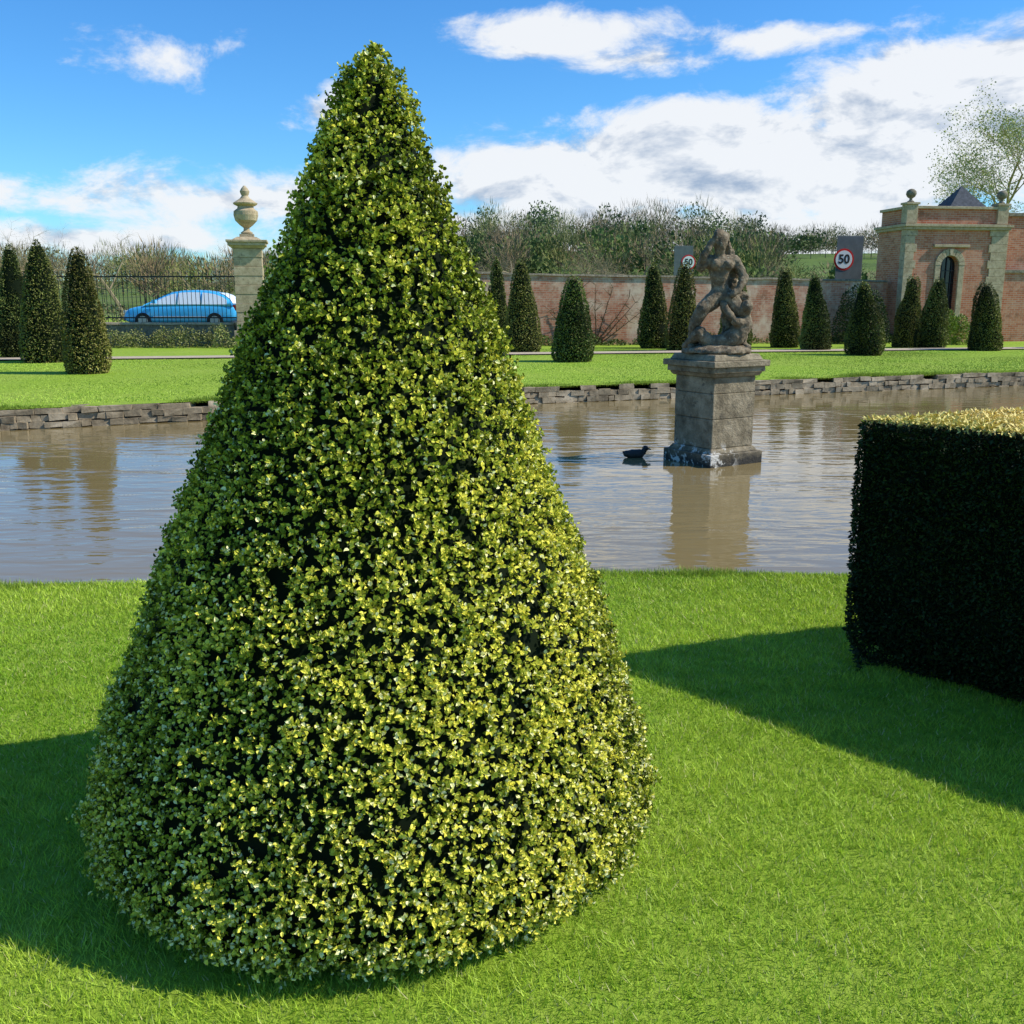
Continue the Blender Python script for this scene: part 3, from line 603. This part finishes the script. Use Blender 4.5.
for (x,y,sc,rz) in[(-31,66,1.1,1),(-18.5,58,.75,2),(-13.5,66,.95,3),(5.5,75,1.1,4),(11,85,1.2,5),(.5,90,1.3,.5),(20,95,1.1,2.2)]:
    o=bpy.data.objects.new('bare_tree',me_t.data); link(o); o.location=(x,y,.3); o.scale=(sc,)*3; o.rotation_euler=(0,0,rz)
def woods(name,trees,green=0.12,seed=1):
    r=np.random.default_rng(seed); Vs=[];Cs=[]
    for(x,y,h,w) in trees:
        z=float(gz(x,y)); n=300; ev=r.random()<green
        d=norm(r.normal(size=(n,3))); rad=r.random(n)[:,None]**.45; cen=np.array([x,y,z+h*.6]); P=cen+d*rad*np.array([w/2,w/2,h*.42])
        T=norm((P-np.array([x,y,z+h*.15]))+r.normal(0,.7,(n,3))*h*.2); L=r.uniform(.07,.2,n)[:,None]*h; wd=(r.uniform(.025,.06,n) if not ev else r.uniform(.14,.34,n))[:,None]
        if ev: L=r.uniform(.25,.6,n)[:,None]
        B=norm(np.cross(T,r.normal(size=(n,3))))*wd
        Vs.append(np.stack([P-B,P+B,P+T*L],1).reshape(-1,3))
        base=np.array([.27,.19,.10]) if not ev else np.array([.12,.165,.04]); 
        if not ev and r.random()<.4: base=np.array([.25,.25,.07])
        hz=min(.10,max(0,(y-80)/1200)); base=base*(1-hz)+np.array([.30,.33,.36])*hz  # distance haze painted into the tree colour
        Cs.append(np.repeat(base*(.6+.7*r.random((n,1)))*r.uniform(.75,1.2),3,0))
        for k in range(7):
            a=np.array([x,y,z-.3]) if k==0 else np.array([x,y,z+h*.25]); e=np.array([x+r.normal(0,.02)*w,y,z+h*.8]) if k==0 else cen+norm(r.normal(size=(1,3)))[0]*np.array([w/2,w/2,h*.35])*.8
            q=np.array([.014*h*(.6 if k else 1),0,0]); Vs.append(np.array([a-q,a+q,e])); Cs.append(np.tile(np.array([.16,.13,.09]),(3,1)))
    V=np.concatenate(Vs);C=np.concatenate(Cs); return np_mesh(name,V,np.arange(len(V)).reshape(-1,3),M_twig,col=C)
T1=[]
for i in range(290):
    y=random.uniform(195,270); q=random.uniform(-.14,.62); T1.append((q*y,y,random.uniform(4.0,11.)*(.68 if q>.24 else 1),random.uniform(5,10)))
for i in range(140):
    y=random.uniform(115,190); q=random.uniform(-.12,.26); T1.append((q*y,y,random.uniform(3.5,7.),random.uniform(4,7)))
for i in range(55):
    y=random.uniform(90,150); q=random.uniform(.22,.6); T1.append((q*y,y,random.uniform(2.,3.8),random.uniform(4,7)))
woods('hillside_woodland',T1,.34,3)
T2=[]
for i in range(230):
    y=random.uniform(85,230); q=random.uniform(-.75,-.10); T2.append((q*y,y,random.uniform(3.6,6.6)*(1+max(0,(y-120))/260),random.uniform(4,8)))
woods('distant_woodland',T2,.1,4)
def shrub(name,pts,col,leaf=(.04,.09),seed=0,dens=900,loc=(0,0,0)):
    r=np.random.default_rng(seed); Vs=[];Fs=[];Cs=[];b=0
    for(x,y,z,rx,ry,rz) in pts:
        n=int(dens*(rx*rz+.1)); d=norm(r.normal(size=(n,3))); d[:,2]=np.abs(d[:,2]); rad=(1-.35*r.random(n)**2)[:,None]
        P=np.array([x,y,z])+d*rad*np.array([rx,ry,rz])*(1+.12*snoise(d,5,5,seed+int(abs(x)*10)))[:,None]
        v,f,k=leaves(P,r.normal(size=(n,3)),norm(d+r.normal(0,.6,(n,3))),r.uniform(*leaf,n),r.uniform(leaf[0]*.3,leaf[1]*.35,n),hexa=False)
        Vs.append(v);Fs.append(f+b);b+=len(v); Cs.append(np.repeat(np.array(col)*(.4+1.0*r.random((n,1)))*r.uniform(.7,1.3),4,0))
    return np_mesh(name,np.concatenate(Vs),np.concatenate(Fs),M_yew,col=np.concatenate(Cs),loc=loc)
shrub('border_plants',[(x+random.uniform(-.3,.3),33.9+random.uniform(-.5,.4),0,random.uniform(.3,.6),.4,random.uniform(.3,.75)) for x in np.arange(-30,-8,.4)],(.24,.25,.08),seed=2,dens=1300)
shrub('border_plants',[(x+random.uniform(-.3,.3),34.4+.243*(x+4.5)-.7+random.uniform(-.2,.2),0,random.uniform(.25,.55),.35,random.uniform(.12,.42)) for x in np.arange(-4,18,.5)],(.15,.19,.05),seed=3,dens=1300)
shrub('round_shrub',[(15.55,36.3,.0,.7,.6,1.25),(16.1,36.2,0,.6,.5,1.0)],(.24,.30,.05),seed=4,dens=3500)
shrub('dark_holly_bush',[(12.6,36.9,0,.7,.6,2.1),(13.2,37.1,0,.7,.6,1.9)],(.05,.07,.02),seed=6,dens=3500)
shrub('roadside_hedgerow',[(x+random.uniform(-.3,.3),47+random.uniform(-.5,.5),.3,random.uniform(.8,1.3),.8,random.uniform(.8,1.5)) for x in np.arange(-42,-5,1.1)],(.20,.18,.08),leaf=(.08,.16),seed=5,dens=420)
random.seed(9)
tg=TG(); dirw=Vector((math.cos(R(13.6)),math.sin(R(13.6)),0))
for k in range(9):
    a=R(25+130*k/8); p=Vector((3.0,35.75,0)); d=dirw*math.cos(a)+Vector((0,0,math.sin(a)))
    for s_ in range(7):
        q=p+d*.3; tg.seg(p,q,.035-.004*s_,.031-.004*s_,(.12,.085,.05)); 
        for _ in range(3):
            e=q+dirw*random.uniform(-.3,.3)+Vector((0,-.04,random.uniform(-.1,.3))); tg.seg(q,e,.012,.006,(.13,.09,.05))
        p=q; d=(d+Vector((0,0,random.uniform(-.08,.12)))+dirw*random.uniform(-.1,.1)).normalized()
np_mesh('wall_climber',tg.v,tg.f,M_twig,col=np.array(tg.c),loc=(0,0,0))
# ------------------------------------------------------------ world
SE=R(44); SRT=R(93)
w=bpy.data.worlds.new('World'); S.world=w; w.use_nodes=True; nt=w.node_tree; nt.nodes.clear()
def N_(t): return nt.nodes.new(t)
def M(op,a,b=None,c=None,clamp=False):
    n=N_('ShaderNodeMath'); n.operation=op; n.use_clamp=clamp
    for i,v in enumerate((a,b,c)):
        if v is None: continue
        if isinstance(v,(int,float)): n.inputs[i].default_value=v
        else: nt.links.new(v,n.inputs[i])
    return n.outputs[0]
sky=N_('ShaderNodeTexSky'); sky.sky_type='NISHITA'; sky.sun_disc=False; sky.sun_elevation=SE; sky.sun_rotation=SRT; sky.air_density=1.0; sky.dust_density=.3; sky.ozone_density=2.5; sky.altitude=50
tc=N_('ShaderNodeTexCoord').outputs['Generated']; sx=N_('ShaderNodeSeparateXYZ'); nt.links.new(tc,sx.inputs[0])
az=M('MULTIPLY',M('ARCTAN2',sx.outputs[0],sx.outputs[1]),57.2958); el=M('MULTIPLY',M('ARCSINE',sx.outputs[2]),57.2958)
def cv(a,b,sa,sb,z=0):
    c=N_('ShaderNodeCombineXYZ'); nt.links.new(M('MULTIPLY',a,sa),c.inputs[0]); nt.links.new(M('MULTIPLY',b,sb),c.inputs[1]); c.inputs[2].default_value=z; return c.outputs[0]
n_big=noise(nt,1.6,9,cv(az,el,.1,.2,1.3),.64,.25)
blobs=[(24,8.6,12,4.6,1.9),(13,7.0,15,3.6,1.7),(4,6.4,11,2.9,1.3),(14,13.2,5,.8,.65),(1.5,13.7,6,1.1,.7),(7,12.4,4,.6,.45),(-17.5,12.3,2.2,.8,.3),(-13,5.2,14,1.6,.75),(-27,5.2,2.5,1.1,.8),(-9.5,9.8,2.5,1.0,.5),(8,3.6,28,2.0,1.1),(-22,3.0,14,1.1,.7),(45,14,14,8,1),(-55,12,12,5,.8),(30,28,14,3,.8),(-10,32,12,3,.7)]
tot=None
for a,e,wa,we,s in blobs:
    d=M('SQRT',M('ADD',M('POWER',M('ABSOLUTE',M('DIVIDE',M('SUBTRACT',az,a),wa)),2),M('POWER',M('ABSOLUTE',M('DIVIDE',M('SUBTRACT',el,e),we)),2)))
    v=M('MULTIPLY',M('SUBTRACT',1,d),s); tot=v if tot is None else M('SMOOTH_MAX',tot,v,.15)
dens=M('ADD',M('MULTIPLY',tot,.95),M('MULTIPLY',M('SUBTRACT',n_big,.5),2.5))
mrn=N_('ShaderNodeMapRange'); mrn.interpolation_type='SMOOTHSTEP'; nt.links.new(dens,mrn.inputs[0]); mrn.inputs[1].default_value=-.12; mrn.inputs[2].default_value=.45
alpha=mrn.outputs[0]
n_b2=noise(nt,1.6,5,cv(M('ADD',az,.8),M('ADD',el,1.3),.1,.2,1.3),.62,.25)
lit=M('ADD',.80,M('MULTIPLY',M('SUBTRACT',n_big,n_b2),3.2),clamp=True)
lit=M('SUBTRACT',lit,M('MULTIPLY',M('SUBTRACT',dens,.8,clamp=True),.26),clamp=True)
rp=N_('ShaderNodeValToRGB'); nt.links.new(lit,rp.inputs[0]); e=rp.color_ramp.elements; e[0].position=.12; e[0].color=(.40,.50,.66,1); e[1].position=.72; e[1].color=(.94,.965,1.0,1)
hs=N_('ShaderNodeHueSaturation'); hs.inputs['Saturation'].default_value=1.2; nt.links.new(sky.outputs[0],hs.inputs['Color'])
tint=N_('ShaderNodeMix'); tint.data_type='RGBA'; tint.blend_type='MULTIPLY'; tint.inputs[0].default_value=1; tint.inputs[7].default_value=(.60,1.04,1.36,1); nt.links.new(hs.outputs[0],tint.inputs[6])
b1=N_('ShaderNodeBackground'); b1.inputs[1].default_value=.135; nt.links.new(tint.outputs[2],b1.inputs[0])
b2=N_('ShaderNodeBackground'); b2.inputs[1].default_value=.96; nt.links.new(rp.outputs[0],b2.inputs[0])
mx=N_('ShaderNodeMixShader'); nt.links.new(M('MULTIPLY',alpha,.96),mx.inputs[0]); nt.links.new(b1.outputs[0],mx.inputs[1]); nt.links.new(b2.outputs[0],mx.inputs[2])
out=N_('ShaderNodeOutputWorld'); nt.links.new(mx.outputs[0],out.inputs[0])
sd=bpy.data.lights.new('sun','SUN'); sd.energy=5.0; sd.angle=R(.53); sd.color=(1,.95,.85); so=bpy.data.objects.new('sun',sd); link(so)
dv=Vector((math.sin(SRT)*math.cos(SE),math.cos(SRT)*math.cos(SE),math.sin(SE))); so.rotation_euler=dv.to_track_quat('Z','Y').to_euler(); so.location=(20,-5,20)
cd_=bpy.data.cameras.new('camera'); cam=bpy.data.objects.new('camera',cd_); link(cam); cam.location=(0,0,1.6); cam.rotation_euler=(R(90-12.2),0,0)
cd_.sensor_width=36; cd_.lens=983/1024*36; cd_.clip_end=6000; cd_.clip_start=.05; S.camera=cam
